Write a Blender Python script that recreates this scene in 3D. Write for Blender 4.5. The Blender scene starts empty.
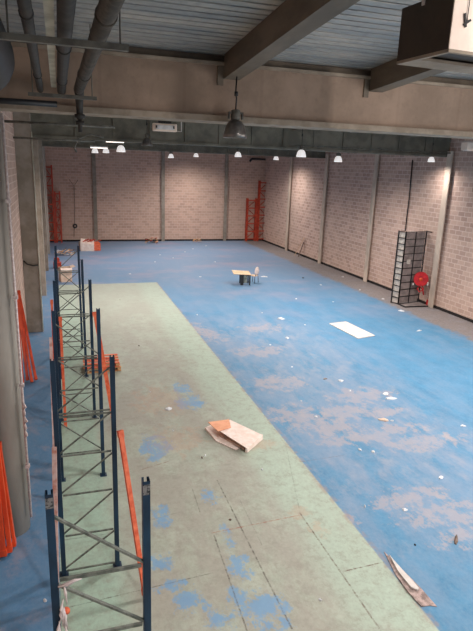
import bpy, bmesh, math, random
from mathutils import Vector, Matrix, Euler
random.seed(7)
C = bpy.context.scene
col = C.collection
R = math.radians

# ------------------------------------------------------------------ camera
FPX, CX, CY, H = 548.13, 236.5, 315.5, 6.0
yaw, pit, rol = R(17.9255), R(15.1131), R(2.0674)
fw = Vector((math.sin(yaw)*math.cos(pit), math.cos(yaw)*math.cos(pit), -math.sin(pit)))
r0 = Vector((math.cos(yaw), -math.sin(yaw), 0)); u0 = r0.cross(fw)
rr = r0*math.cos(rol) + u0*math.sin(rol); uu = -r0*math.sin(rol) + u0*math.cos(rol)
cam = bpy.data.cameras.new('camera'); co = bpy.data.objects.new('camera', cam); col.objects.link(co)
m = Matrix((rr, uu, -fw)).transposed().to_4x4(); m.translation = Vector((0, 0, H)); co.matrix_world = m
cam.sensor_fit = 'VERTICAL'; cam.sensor_height = 36; cam.lens = FPX/631*36; cam.clip_end = 200
C.camera = co

def ray(px, py): return fw + rr*((px-CX)/FPX) - uu*((py-CY)/FPX)
def fl(px, py, z=0.0):
    d = ray(px, py); return Vector((0, 0, H)) + d*((z-H)/d.z)
def onX(px, py, X):
    d = ray(px, py); return Vector((0, 0, H)) + d*(X/d.x)
def onY(px, py, Y):
    d = ray(px, py); return Vector((0, 0, H)) + d*(Y/d.y)

# ------------------------------------------------------------------ materials
def srgb(c):
    return tuple(((v/255)/12.92 if v/255 <= .04045 else ((v/255+.055)/1.055)**2.4) for v in c) + (1,)

class NT:
    def __init__(s, name):
        s.m = bpy.data.materials.new(name); s.m.use_nodes = True
        s.t = s.m.node_tree; s.b = s.t.nodes['Principled BSDF']
        s.tc = s.n('ShaderNodeNewGeometry').outputs['Position']
    def n(s, typ, **kw):
        nd = s.t.nodes.new(typ)
        for k, v in kw.items(): setattr(nd, k, v)
        return nd
    def l(s, a, b): s.t.links.new(a, b)
    def setin(s, sock, v):
        if isinstance(v, bpy.types.NodeSocket): s.l(v, sock)
        else: sock.default_value = v
    def math(s, op, a, b=0.0, c=None):
        nd = s.n('ShaderNodeMath', operation=op); s.setin(nd.inputs[0], a); s.setin(nd.inputs[1], b)
        if c is not None: s.setin(nd.inputs[2], c)
        return nd.outputs[0]
    def noise(s, scale, detail=4, rough=.6, vec=None, dist=0):
        nd = s.n('ShaderNodeTexNoise'); nd.inputs['Scale'].default_value = scale
        nd.inputs['Detail'].default_value = detail; nd.inputs['Roughness'].default_value = rough
        nd.inputs['Distortion'].default_value = dist
        s.l(vec or s.tc, nd.inputs['Vector']); return nd.outputs[0]
    def ramp(s, x, a, b):
        nd = s.n('ShaderNodeMapRange', interpolation_type='SMOOTHSTEP'); s.setin(nd.inputs[0], x)
        s.setin(nd.inputs[1], a); s.setin(nd.inputs[2], b); return nd.outputs[0]
    def mix(s, f, a, b):
        nd = s.n('ShaderNodeMix', data_type='RGBA'); s.setin(nd.inputs[0], f)
        s.setin(nd.inputs[6], a); s.setin(nd.inputs[7], b); return nd.outputs[2]
    def vec(s, sx=1, sy=1, sz=1, src=None, loc=(0, 0, 0), rot=(0, 0, 0)):
        nd = s.n('ShaderNodeMapping'); nd.inputs['Scale'].default_value = (sx, sy, sz)
        nd.inputs['Location'].default_value = loc; nd.inputs['Rotation'].default_value = rot
        s.l(src or s.tc, nd.inputs[0]); return nd.outputs[0]
    def bump(s, h, strength=.3, dist=.01):
        nd = s.n('ShaderNodeBump'); nd.inputs['Strength'].default_value = strength
        nd.inputs['Distance'].default_value = dist; s.l(h, nd.inputs['Height']); s.l(nd.outputs[0], s.b.inputs['Normal'])
    def fin(s, colr, rough=.6, metal=0.0, spec=.5):
        s.setin(s.b.inputs['Base Color'], colr); s.setin(s.b.inputs['Roughness'], rough)
        s.b.inputs['Metallic'].default_value = metal; s.b.inputs['Specular IOR Level'].default_value = spec
        return s.m

def simple(name, c, c2=None, scale=6, rough=.6, metal=0, stretch=(1, 1, 1), lo=.35, hi=.65, bump=0):
    t = NT(name); c2 = c2 or tuple(v*.82 for v in c)
    v = t.vec(*stretch)
    nz = t.noise(scale, vec=v)
    if bump: t.bump(nz, bump)
    return t.fin(t.mix(t.ramp(nz, lo, hi), srgb(c2), srgb(c)), rough, metal)

def block_mat(name, axis, c1, c2, mort):
    t = NT(name)
    sp = t.n('ShaderNodeSeparateXYZ'); t.l(t.tc, sp.inputs[0])
    cb = t.n('ShaderNodeCombineXYZ'); t.l(sp.outputs[axis], cb.inputs[0]); t.l(sp.outputs[2], cb.inputs[1])
    br = t.n('ShaderNodeTexBrick'); t.l(cb.outputs[0], br.inputs['Vector'])
    br.inputs['Scale'].default_value = 1; br.inputs['Brick Width'].default_value = .41
    br.inputs['Row Height'].default_value = .205; br.inputs['Mortar Size'].default_value = .018
    br.inputs['Mortar Smooth'].default_value = .3; br.inputs['Bias'].default_value = -.1
    br.inputs['Color1'].default_value = srgb(c1); br.inputs['Color2'].default_value = srgb(c2)
    br.inputs['Mortar'].default_value = srgb(mort)
    big = t.ramp(t.noise(.35, 5), .35, .7)
    fine = t.ramp(t.noise(7, 5, .7), .3, .75)
    c = t.mix(t.math('MULTIPLY', big, .35), br.outputs['Color'], srgb((196, 172, 156)))
    c = t.mix(t.math('MULTIPLY', fine, .25), c, srgb((154, 134, 124)))
    inv = t.math('SUBTRACT', 1.0, br.outputs['Fac'])
    t.bump(t.math('ADD', inv, t.math('MULTIPLY', fine, .3)), .5, .012)
    return t.fin(c, .9)

M = {}
M['wall_y'] = block_mat('concrete_block_x_facing', 1, (208, 176, 162), (174, 142, 130), (222, 200, 188))
M['wall_x'] = block_mat('concrete_block_y_facing', 0, (212, 176, 158), (184, 150, 134), (218, 192, 178))

# floor paint
def floor_mat():
    t = NT('painted_floor')
    sp = t.n('ShaderNodeSeparateXYZ'); t.l(t.tc, sp.inputs[0]); X, Y = sp.outputs[0], sp.outputs[1]
    # wobble
    w1 = t.math('MULTIPLY', t.math('SUBTRACT', t.noise(1.2, 5, .65), .5), .22)
    w2 = t.math('MULTIPLY', t.math('SUBTRACT', t.noise(6, 4, .7), .5), .10)
    Xw = t.math('ADD', X, t.math('ADD', w1, w2)); Yw = t.math('ADD', Y, w1)
    def band(v, a, b, s):  # soft inside [a,b]
        return t.math('MULTIPLY', t.ramp(v, a-s, a+s), t.math('SUBTRACT', 1.0, t.ramp(v, b-s, b+s)))
    Xs = t.math('ADD', X, t.math('MULTIPLY', w2, .4))
    green = t.math('MULTIPLY', band(Xs, -.26, 4.66, .02), band(Yw, -9, 28.3, .08))
    # streaky noise in the driving direction (tyre dust)
    st = t.noise(1.0, 6, .65, vec=t.vec(1.6, .45, 1, rot=(0, 0, R(14))))
    st2 = t.noise(1.0, 6, .7, vec=t.vec(2.6, 1.3, 1, loc=(5, 3, 0), rot=(0, 0, R(-30))))
    fine = t.noise(9, 6, .75); mid = t.noise(2.2, 6, .7)
    fc = t.ramp(t.noise(16, 8, .8, vec=t.vec(1, .7, 1, loc=(1, 5, 0))), .36, .64)
    nb = t.ramp(t.noise(3.6, 6, .72, vec=t.vec(1, .7, 1, loc=(6, 2, 0))), .36, .64)
    # blue paint
    blue = t.mix(t.ramp(mid, .3, .7), srgb((46, 112, 150)), srgb((66, 130, 168)))
    blue = t.mix(t.math('MULTIPLY', t.ramp(st, .36, .70), .6), blue, srgb((100, 134, 164)))
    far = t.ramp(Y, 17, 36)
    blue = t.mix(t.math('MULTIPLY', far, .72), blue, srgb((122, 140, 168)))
    left = t.math('SUBTRACT', 1.0, t.ramp(X, -.4, .3))
    blue = t.mix(t.math('MULTIPLY', left, .6), blue, srgb((84, 122, 160)))
    rose = t.math('MULTIPLY', t.ramp(t.noise(.5, 5, .65, vec=t.vec(.7, 1, 1, loc=(4, 4, 0))), .45, .7), t.ramp(Y, 12, 34))
    blue = t.mix(t.math('MULTIPLY', rose, .55), blue, srgb((156, 142, 160)))
    lf = t.math('MULTIPLY', left, t.ramp(t.noise(1.6, 5, .7, vec=t.vec(1, .8, 1, loc=(8, 2, 0))), .5, .68))
    blue = t.mix(t.math('MULTIPLY', lf, .5), blue, srgb((146, 140, 150)))
    # brown worn patches on the blue
    env = t.math('MULTIPLY', band(X, 4.2, 9.4, 1.4), band(Y, 6.2, 21, 2.5))
    worn = t.math('MULTIPLY', t.ramp(t.math('ADD', st2, t.math('MULTIPLY', env, .10)), .54, .82), t.math('ADD', t.math('MULTIPLY', env, .8), .08))
    blue = t.mix(t.math('MULTIPLY', worn, .6), blue, srgb((164, 156, 160)))
    def blob(px, py, rx, ry, rot=0):
        p = fl(px, py)
        dx = t.math('SUBTRACT', Xw, p.x); dy = t.math('SUBTRACT', Yw, p.y)
        c, s = math.cos(R(rot)), math.sin(R(rot))
        a = t.math('ADD', t.math('MULTIPLY', dx, c/rx), t.math('MULTIPLY', dy, s/rx))
        b = t.math('ADD', t.math('MULTIPLY', dx, -s/ry), t.math('MULTIPLY', dy, c/ry))
        d = t.math('ADD', t.math('MULTIPLY', a, a), t.math('MULTIPLY', b, b))
        d = t.math('ADD', d, t.math('MULTIPLY', t.math('SUBTRACT', fc, .5), 1.5))
        d = t.math('ADD', d, t.math('MULTIPLY', t.math('SUBTRACT', nb, .5), 2.8))
        return t.math('SUBTRACT', 1.0, t.ramp(d, .1, 1.7))
    def blobs(lst):
        acc = None
        for b in lst:
            v = blob(*b); acc = v if acc is None else t.math('MAXIMUM', acc, v)
        return acc
    brown = blobs([(329, 425, .55, .7), (360, 396, .8, .45), (379, 434, 1.0, .35), (422, 442, .9, .3), (352, 438, .8, .25),
                   (413, 497, .7, .3), (450, 513, .9, .25), (467, 537, .5, .2), (202, 332, .5, 1.2, 20), (258, 351, .8, .5),
                   (280, 383, .7, .5), (300, 416, .6, .6), (345, 412, .8, .4), (262, 328, .7, .5), (375, 412, .6, .3), (330, 520, .4, .3)])
    blue = t.mix(t.math('MULTIPLY', brown, .52), blue, srgb((186, 158, 144)))
    # scuffed unpainted margin along the right wall
    marg = t.ramp(t.math('ADD', X, t.math('MULTIPLY', t.math('SUBTRACT', mid, .5), 1.6)), 14.35, 14.85)
    marg = t.math('MULTIPLY', marg, t.ramp(Y, 10, 14))
    conc = t.mix(t.ramp(fine, .3, .7), srgb((112, 104, 104)), srgb((140, 130, 126)))
    blue = t.mix(marg, blue, conc)
    dustr = t.math('MULTIPLY', t.ramp(X, 12.0, 14.6), t.ramp(t.noise(1.5, 6, .7, vec=t.vec(1, 1, 1, loc=(9, 1, 0))), .45, .7))
    blue = t.mix(t.math('MULTIPLY', dustr, .25), blue, srgb((150, 156, 168)))
    blue = t.mix(t.math('MULTIPLY', t.math('MULTIPLY', env, t.ramp(st, .3, .6)), .45), blue, srgb((124, 140, 164)))
    blue = t.mix(t.math('MULTIPLY', fc, .10), blue, srgb((176, 186, 196)))
    # green paint
    g = t.mix(t.ramp(mid, .3, .7), srgb((158, 166, 152)), srgb((176, 182, 168)))
    g = t.mix(t.math('MULTIPLY', t.ramp(t.noise(.8, 6, .7, vec=t.vec(1.6, .7, 1, loc=(2, 7, 0))), .38, .58), .8), g, srgb((158, 154, 144)))
    edge = t.math('MAXIMUM', t.ramp(Xw, 3.3, 3.9), t.math('SUBTRACT', 1.0, t.ramp(Xw, .3, 1.1)))
    g = t.mix(t.math('MULTIPLY', t.math('MULTIPLY', edge, .75), t.ramp(st, .25, .5)), g, srgb((170, 190, 174)))
    inn = t.math('MULTIPLY', band(X, -.3, .6, .2), t.math('SUBTRACT', 1.0, t.ramp(Y, 20, 28)))
    g = t.mix(t.math('MULTIPLY', inn, .5), g, srgb((150, 190, 172)))
    g = t.mix(t.math('MULTIPLY', fc, .28), g, srgb((128, 132, 122)))
    mott = t.ramp(t.noise(4, 8, .78, vec=t.vec(1, 1, 1, loc=(3, 3, 0))), .46, .64)
    g = t.mix(t.math('MULTIPLY', mott, .5), g, srgb((138, 136, 124)))
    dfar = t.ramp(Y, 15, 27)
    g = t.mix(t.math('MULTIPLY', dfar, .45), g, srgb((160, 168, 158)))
    g = t.mix(t.math('MULTIPLY', t.ramp(fine, .52, .75), .4), g, srgb((140, 128, 118)))
    bl = blobs([(210, 496, .13, .2), (161, 515, .15, .3), (163, 562, .16, .18), (229, 537, .09, .25), (240, 566, .15, .25),
                (266, 612, .28, .3), (190, 605, .2, .18), (172, 585, .2, .12), (154, 447, .3, .45), (220, 622, .2, .15),
                (190, 402, .3, .4), (182, 388, .2, .4), (240, 600, .16, .2)])
    g = t.mix(t.math('MULTIPLY', bl, .72), g, srgb((98, 150, 194)))
    rust = blobs([(258, 445, .4, .2), (160, 400, .6, .8), (176, 440, .5, .6), (300, 513, .2, .15), (320, 530, .15, .2)])
    g = t.mix(t.math('MULTIPLY', rust, .35), g, srgb((176, 140, 118)))
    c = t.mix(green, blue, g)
    # worn seam of the green strip
    seam = t.math('MULTIPLY', t.math('MULTIPLY', band(Xs, 4.60, 4.74, .03), t.math('LESS_THAN', Yw, 28.3)), t.ramp(t.noise(3, 5, .7, vec=t.vec(1, 1, 1)), .42, .6))
    c = t.mix(t.math('MULTIPLY', seam, .5), c, srgb((150, 128, 118)))
    # slab joints: straight saw cuts
    def seg(p, q, w, strength, colr):
        nonlocal c
        P, Q = fl(*p), fl(*q); d = (Q-P); L = d.length; d /= L
        dx = t.math('SUBTRACT', X, P.x); dy = t.math('SUBTRACT', Y, P.y)
        al = t.math('ADD', t.math('MULTIPLY', dx, d.x), t.math('MULTIPLY', dy, d.y))
        ac = t.math('ADD', t.math('MULTIPLY', dx, -d.y), t.math('MULTIPLY', dy, d.x))
        ac = t.math('ADD', ac, t.math('MULTIPLY', w2, .12))
        k = t.math('MULTIPLY', band(al, 0, L, .02), t.math('SUBTRACT', 1.0, t.ramp(t.math('ABSOLUTE', ac), w*.5, w*1.4)))
        k = t.math('MULTIPLY', k, t.math('MULTIPLY', t.ramp(fine, .34, .6), t.math('ADD', .35, fc)))
        c = t.mix(t.math('MULTIPLY', k, strength), c, srgb(colr))
    dk = (84, 78, 70)
    seg((217, 480), (292, 629), .013, .9, dk); seg((214, 535), (247, 631), .012, .9, dk)
    seg((70, 607), (212, 573), .01, .7, dk); seg((212, 533), (300, 515), .013, .8, (150, 84, 64))
    seg((300, 513), (381, 631), .014, .85, (96, 70, 58)); seg((345, 571), (384, 562), .012, .8, (96, 66, 54))
    seg((140, 470), (170, 461), .012, .7, (120, 70, 56)); seg((192, 488), (200, 512), .01, .6, dk)
    seg((240, 500), (262, 545), .01, .35, dk); seg((150, 520), (180, 512), .01, .3, dk)
    seg((64, 540), (113, 533), .01, .5, dk); seg((286, 446), (300, 513), .012, .3, dk)
    seg((300, 462), (345, 455), .014, .5, (96, 84, 84)); seg((205, 330), (286, 446), .012, .15, dk)
    t.bump(t.math('ADD', t.math('MULTIPLY', fine, .5), mid), .12, .006)
    rough = t.math('ADD', .42, t.math('MULTIPLY', mid, .3))
    return t.fin(c, rough, 0, .35)
M['floor'] = floor_mat()

def deck_mat():
    t = NT('galvanised_deck')
    a = t.noise(1.1, 5, .6, vec=t.vec(.5, 2.5, 1)); b = t.noise(5, 5, .7)
    c = t.mix(t.ramp(a, .35, .65), srgb((150, 154, 156)), srgb((184, 180, 174)))
    c = t.mix(t.math('MULTIPLY', t.ramp(b, .5, .7), .4), c, srgb((118, 122, 128)))
    return t.fin(c, .55, .15)
M['deck'] = deck_mat()
def girder_mat():
    t = NT('painted_girder')
    v = t.noise(1.0, 5, .65, vec=t.vec(.9, 1, .8)); f = t.noise(9, 5, .7)
    c = t.mix(t.ramp(v, .35, .7), srgb((136, 116, 100)), srgb((164, 140, 122)))
    c = t.mix(t.math('MULTIPLY', t.ramp(f, .5, .75), .25), c, srgb((104, 88, 74)))
    sp = t.n('ShaderNodeSeparateXYZ'); t.l(t.tc, sp.inputs[0])
    # darker vertical welds on the web
    wv = t.math('ABSOLUTE', t.math('SUBTRACT', t.math('FRACT', t.math('MULTIPLY', sp.outputs[0], .78)), .5))
    c = t.mix(t.math('MULTIPLY', t.math('SUBTRACT', 1.0, t.ramp(wv, .01, .03)), .15), c, srgb((112, 88, 74)))
    return t.fin(c, .75)
M['girder'] = girder_mat()
M['girder_grey'] = simple('grey_green_girder', (116, 112, 100), (94, 92, 82), 2, .75)
M['flange'] = simple('flange_paint', (158, 144, 128), (134, 120, 104), 3, .7)
M['beam'] = simple('roof_beam_paint', (118, 106, 92), (98, 88, 76), 3, .7, stretch=(1, .3, 1))
M['steel_grey'] = simple('grey_column_paint', (206, 188, 172), (178, 162, 148), 2.5, .75, stretch=(1, 1, .4))
M['concrete'] = simple('column_concrete', (152, 142, 132), (132, 122, 110), 2.2, .85, bump=.1)
M['concrete_lt'] = simple('round_column_paint', (160, 154, 146), (142, 136, 128), 2, .7, stretch=(1, 1, .3))
M['dark'] = simple('dark_gap', (38, 32, 32), (26, 22, 22), 8, .9)
M['black'] = simple('black_steel', (30, 30, 34), (20, 20, 22), 8, .5)
M['blackduct'] = simple('black_duct', (36, 36, 36), (24, 24, 25), 4, .55)
M['pipe'] = simple('lagged_pipe', (80, 74, 66), (54, 50, 44), 12, .8, stretch=(1, .5, 1), bump=.3)
M['pipe_dk'] = simple('dark_pipe', (54, 50, 46), (36, 34, 32), 8, .7)
M['tray'] = simple('cable_tray_metal', (206, 206, 192), (176, 176, 162), 4, .6)
M['strut'] = simple('strut_channel', (106, 104, 96), (78, 76, 70), 8, .6)
M['navy'] = simple('navy_upright_paint', (20, 54, 80), (12, 34, 56), 5, .45, stretch=(1, 1, .3))
M['navy_hole'] = simple('slot_black', (8, 12, 20), (6, 8, 14), 5, .9)
M['galv'] = simple('galvanised_brace', (128, 132, 124), (84, 90, 84), 9, .5, .2)
M['cap'] = simple('upright_end', (20, 22, 26), (120, 120, 120), 40, .6, lo=.5, hi=.6)
M['orange'] = simple('orange_beam_paint', (226, 84, 36), (196, 62, 24), 5, .5, stretch=(1, 1, .4))
M['orange_worn'] = simple('worn_orange_paint', (232, 120, 82), (205, 78, 44), 9, .6, lo=.3, hi=.7)
M['orange_dk'] = simple('orange_frame_paint', (196, 72, 44), (160, 50, 30), 5, .6)
M['pink'] = simple('pale_worn_board', (206, 180, 176), (186, 120, 104), 7, .7, lo=.3, hi=.6)
M['white'] = simple('white_paint', (208, 202, 198), (194, 186, 182), 5, .6)
M['cream'] = simple('cream_sheet_metal', (240, 222, 208), (228, 208, 194), 3, .5)
M['ductside_shade'] = simple('shaded_duct_side', (66, 55, 45), (56, 47, 39), 3, .6)  # shade on the box's side is darkened into this colour
M['alu'] = simple('spun_aluminium', (120, 116, 112), (96, 92, 90), 6, .35, .6)
M['lampwhite'] = simple('white_reflector', (232, 232, 232), (206, 206, 206), 8, .35)
M['paper'] = simple('litter_paper', (222, 222, 224), (196, 198, 204), 12, .8)
M['carton'] = simple('carton_board', (222, 198, 180), (200, 172, 152), 5, .85)
M['carton_lt'] = simple('printed_carton', (238, 222, 214), (226, 204, 192), 6, .8)
M['carton_or'] = simple('orange_carton', (234, 172, 138), (222, 156, 122), 6, .8)
M['wood'] = simple('bare_wood', (206, 158, 112), (176, 126, 84), 4, .75, stretch=(6, .6, 6))
M['woodlt'] = simple('pale_wood', (226, 196, 164), (206, 172, 138), 4, .7)
M['wooddk'] = simple('weathered_wood', (124, 104, 92), (92, 76, 68), 12, .85)
M['splinter'] = simple('grey_pink_splintered_wood', (178, 156, 150), (128, 112, 108), 14, .85)
M['core'] = simple('shadowed_brown_board', (96, 62, 48), (54, 36, 30), 18, .9)
M['red'] = simple('hose_red', (206, 28, 34), (166, 16, 24), 6, .45)
M['greyp'] = simple('grey_panel', (158, 146, 142), (132, 122, 120), 4, .8)
M['lightp'] = simple('light_mesh_infill', (206, 196, 186), (176, 164, 154), 10, .8)
M['film'] = simple('plastic_film', (226, 214, 212), (190, 176, 176), 20, .4)
def emit(name, c, s):
    t = NT(name); t.b.inputs['Emission Color'].default_value = srgb(c); t.b.inputs['Emission Strength'].default_value = s
    return t.fin(srgb(c), .4)
M['lit'] = emit('lit_lens', (255, 246, 236), 1.6)
M['bell'] = emit('glowing_acrylic_bell', (236, 232, 230), .5)
M['tube'] = emit('lit_tube', (255, 242, 232), 1.3)

# ------------------------------------------------------------------ mesh builder
class MB:
    def __init__(s): s.bm = bmesh.new()
    def _m(s, verts, mat):
        for v in verts: v.co = mat @ v.co
    def box(s, a, b, rot=None, bevel=0):
        a, b = Vector(a), Vector(b); c = (a+b)/2; d = b-a
        vs = bmesh.ops.create_cube(s.bm, size=1)['verts']
        mt = Matrix.Translation(c) @ (rot.to_matrix().to_4x4() if rot else Matrix.Identity(4)) @ Matrix.Diagonal((abs(d.x), abs(d.y), abs(d.z), 1))
        s._m(vs, mt)
        if bevel:
            es = list({e for v in vs for e in v.link_edges})
            bmesh.ops.bevel(s.bm, geom=es, offset=bevel, segments=1, affect='EDGES')
        return s
    def bar(s, p, q, w, h, up=(0, 0, 1), ext=0):
        p, q = Vector(p), Vector(q); d = q-p; L = d.length; d.normalize()
        up = Vector(up)
        if abs(d.dot(up)) > .98: up = Vector((0, 1, 0))
        x = d.cross(up).normalized(); z = x.cross(d).normalized()
        rot = Matrix((x, d, z)).transposed().to_4x4()
        vs = bmesh.ops.create_cube(s.bm, size=1)['verts']
        s._m(vs, Matrix.Translation((p+q)/2) @ rot @ Matrix.Diagonal((w, L+ext, h, 1)))
        return s
    def tube(s, pts, r, seg=12, caps=True):
        pts = [Vector(p) for p in pts]; rings = []; prev = None
        for i, p in enumerate(pts):
            d = (pts[min(i+1, len(pts)-1)] - pts[max(i-1, 0)]).normalized()
            if prev is None:
                x = d.cross(Vector((0, 0, 1)) if abs(d.z) < .95 else Vector((1, 0, 0))).normalized()
            else:
                x = (prev - d*prev.dot(d)).normalized()
            prev = x; y = d.cross(x); ri = r[i] if isinstance(r, (list, tuple)) else r
            rings.append([s.bm.verts.new(p + (x*math.cos(k*2*math.pi/seg) + y*math.sin(k*2*math.pi/seg))*ri) for k in range(seg)])
        for a, b in zip(rings, rings[1:]):
            for k in range(seg):
                f = s.bm.faces.new((a[k], a[(k+1) % seg], b[(k+1) % seg], b[k])); f.smooth = True
        if caps:
            s.bm.faces.new(rings[0][::-1]); s.bm.faces.new(rings[-1])
        return s
    def lathe(s, prof, c=(0, 0, 0), seg=20, axis='Z', smooth=True):
        c = Vector(c); rings = []
        for r_, z in prof:
            ring = []
            for k in range(seg):
                a = k*2*math.pi/seg; v = Vector((r_*math.cos(a), r_*math.sin(a), z))
                if axis == 'X': v = Vector((v.z, v.x, v.y))
                if axis == 'Y': v = Vector((v.x, v.z, v.y))
                ring.append(s.bm.verts.new(c+v))
            rings.append(ring)
        for a, b in zip(rings, rings[1:]):
            for k in range(seg):
                f = s.bm.faces.new((a[k], a[(k+1) % seg], b[(k+1) % seg], b[k])); f.smooth = smooth
        return s
    def cap(s, r_, z, c=(0, 0, 0), seg=20):
        c = Vector(c); s.bm.faces.new([s.bm.verts.new(c+Vector((r_*math.cos(k*2*math.pi/seg), r_*math.sin(k*2*math.pi/seg), z))) for k in range(seg)])
        return s
    def slab(s, pts, z0, z1):
        """polygon (list of xy) extruded from z0 to z1; z may be per-vertex lists"""
        n = len(pts)
        z0 = z0 if isinstance(z0, (list, tuple)) else [z0]*n; z1 = z1 if isinstance(z1, (list, tuple)) else [z1]*n
        lo = [s.bm.verts.new((p[0], p[1], z0[i])) for i, p in enumerate(pts)]
        hi = [s.bm.verts.new((p[0], p[1], z1[i])) for i, p in enumerate(pts)]
        s.bm.faces.new(hi); s.bm.faces.new(lo[::-1])
        for i in range(n): s.bm.faces.new((lo[i], lo[(i+1) % n], hi[(i+1) % n], hi[i]))
        return s
    def build(s, name, mat, parent=None, loc=None):
        bmesh.ops.recalc_face_normals(s.bm, faces=s.bm.faces)
        me = bpy.data.meshes.new(name); s.bm.to_mesh(me); s.bm.free()
        o = bpy.data.objects.new(name, me); col.objects.link(o)
        me.materials.append(M[mat] if isinstance(mat, str) else mat)
        if loc is not None: o.location = loc
        if parent: o.parent = parent
        return o

def recentre(o):
    """origin to the base centre of a one-mesh thing"""
    vs = [v.co for v in o.data.vertices]
    lo = Vector([min(v[i] for v in vs) for i in range(3)]); hi = Vector([max(v[i] for v in vs) for i in range(3)])
    c = Vector(((lo.x+hi.x)/2, (lo.y+hi.y)/2, lo.z))
    for v in o.data.vertices: v.co -= c
    o.location = c; return o
def tag(o, label=None, cat=None, group=None, kind=None):
    if label: o['label'] = label
    if cat: o['category'] = cat
    if group: o['group'] = group
    if kind: o['kind'] = kind
    if o.type == 'MESH' and not o.parent and kind != 'structure' and o.location.length == 0: recentre(o)
    return o
def thing(name, label, cat, loc=(0, 0, 0), rz=0, group=None):
    o = bpy.data.objects.new(name, None); col.objects.link(o); o.empty_display_size = .1
    o.location = loc; o.rotation_euler = (0, 0, rz)
    return tag(o, label, cat, group)
def kids(o): return [c for c in bpy.data.objects if c.parent == o]
def copy_tree(o, parent=None):
    c = o.copy(); col.objects.link(c)
    if parent: c.parent = parent
    for ch in kids(o): copy_tree(ch, c)
    return c
def struct(o, label=None):
    o['kind'] = 'structure'
    if label: o['label'] = label
    return o

# ------------------------------------------------------------------ the room
XL, XR, YB, YN, ZC = -1.34, 16.42, 44.45, -3.0, 8.4
GY = 9.0                      # first girder
def zroof(y): return 7.70 - .062*(y-GY) if y < GY else 7.70
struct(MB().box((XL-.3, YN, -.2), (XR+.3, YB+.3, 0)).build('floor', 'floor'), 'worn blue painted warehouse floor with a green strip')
struct(MB().box((XL-.3, YN, 0), (XL, YB, ZC)).build('wall_left', 'wall_y'))
wr = MB(); wr.box((XR, 7.2, 0), (XR+.3, YB, ZC)); wr.box((XR, YN, 0), (XR+.3, 1.2, ZC)); wr.box((XR, 1.2, 4.6), (XR+.3, 7.2, ZC))
struct(wr.build('wall_right', 'wall_y'))
struct(MB().box((XL-.3, YB, 0), (XR+.3, YB+.3, ZC)).build('wall_back', 'wall_x'))
struct(MB().box((XR-.02, 7.2, .002), (XR-.001, YB-.03, .13)).build('base_gap_right', 'dark'))  # dark strip stands in for the shaded gap at the wall foot
struct(MB().box((XL+.02, YB-.02, .002), (XR-.03, YB-.001, .13)).build('base_gap_back', 'dark'))  # same dark stand-in for the shaded gap, along the back wall

def corrugated(y0, y1, name):
    bm = MB(); P = .18; ys = []; y = y0
    while y < y1:
        for dy, dz in ((0, 0), (.130, 0), (.134, .06), (.176, .06)):
            ys.append((min(y+dy, y1), dz))
        y += P
    lo = [(bm.bm.verts.new((XL-.25, a, zroof(a)+d)), bm.bm.verts.new((XR+.25, a, zroof(a)+d))) for a, d in ys]
    hi = [(bm.bm.verts.new((XL-.25, a, zroof(a)+d+.03)), bm.bm.verts.new((XR+.25, a, zroof(a)+d+.03))) for a, d in ys]
    for L in (lo, hi):
        for (a, b), (c, d) in zip(L, L[1:]): bm.bm.faces.new((a, b, d, c))
    return bm.build(name, 'deck')
cl = struct(corrugated(YN, GY+.35, 'ceiling'), 'galvanised corrugated steel roof deck sloping over the near bay')
struct(corrugated(GY+.36, YB+.2, 'ceiling_far'))

# girders (across the room)
def girder(n, y, z0, z1):
    g = MB()
    g.box((XL-.05, y, z0+.09), (XR+.05, y+.42, z1))
    gm = 'girder' if n == 1 else 'girder_grey'
    o = struct(g.build('trim_%d' % n, gm), None)
    f = MB(); f.box((XL-.04, y-.07, z0), (XR+.04, y+.49, z0+.09)); f.box((XL-.04, y-.05, z1-.05), (XR+.04, y+.3, z1)).build('girder_flange', 'flange' if n == 1 else 'girder_grey', o)
    if n > 1:
        s_ = MB()
        x = .6
        while x < XR:
            s_.box((x, y-.05, z0+.09), (x+.06, y, z1-.05)); x += 1.32
        s_.build('stiffener', gm, o)
    return o
girder(1, GY, 6.70, 7.58); girder(2, 21.2, 6.76, 7.66); girder(3, 33.4, 6.76, 7.66)

# purlin-like roof beams running in depth above the near bay
n = 4
for x in (-.1-2.6+.0, .0, 2.55, 5.15, 7.75, 10.35, 12.95):
    if x < XL: continue
    if abs(x) < .01: continue
    b = MB(); ya, yb = YN, GY-.02
    vs = []
    w = .26
    for (yy) in (ya, yb):
        zz = zroof(yy)
        vs.append([b.bm.verts.new(p) for p in ((x, yy, zz-.36), (x+w, yy, zz-.36), (x+w, yy, zz-.004), (x, yy, zz-.004))])
    A, B = vs
    b.bm.faces.new(A); b.bm.faces.new(B[::-1])
    for k in range(4): b.bm.faces.new((A[k], B[k], B[(k+1) % 4], A[(k+1) % 4]))
    o = struct(b.build('trim_%d' % n, 'beam')); n += 1
    # bolted end plate on the girder
    MB().box((x-.10, GY-.03, zroof(GY)-.46), (x-.005, GY-.001, zroof(GY)-.12)).build('end_plate', 'beam', o)
# ridge of dark closure under the deck at the girder
struct(MB().box((XL, GY+.1, 7.585), (XR, GY+.3, 7.695)).build('trim_%d' % n, 'beam')); n += 1
# secondary beams beyond the first girder
for x in (3.6, 8.9, 14.1):
    struct(MB().box((x, GY+.5, 7.5), (x+.2, YB, 7.69)).build('trim_%d' % n, 'beam')); n += 1

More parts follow.
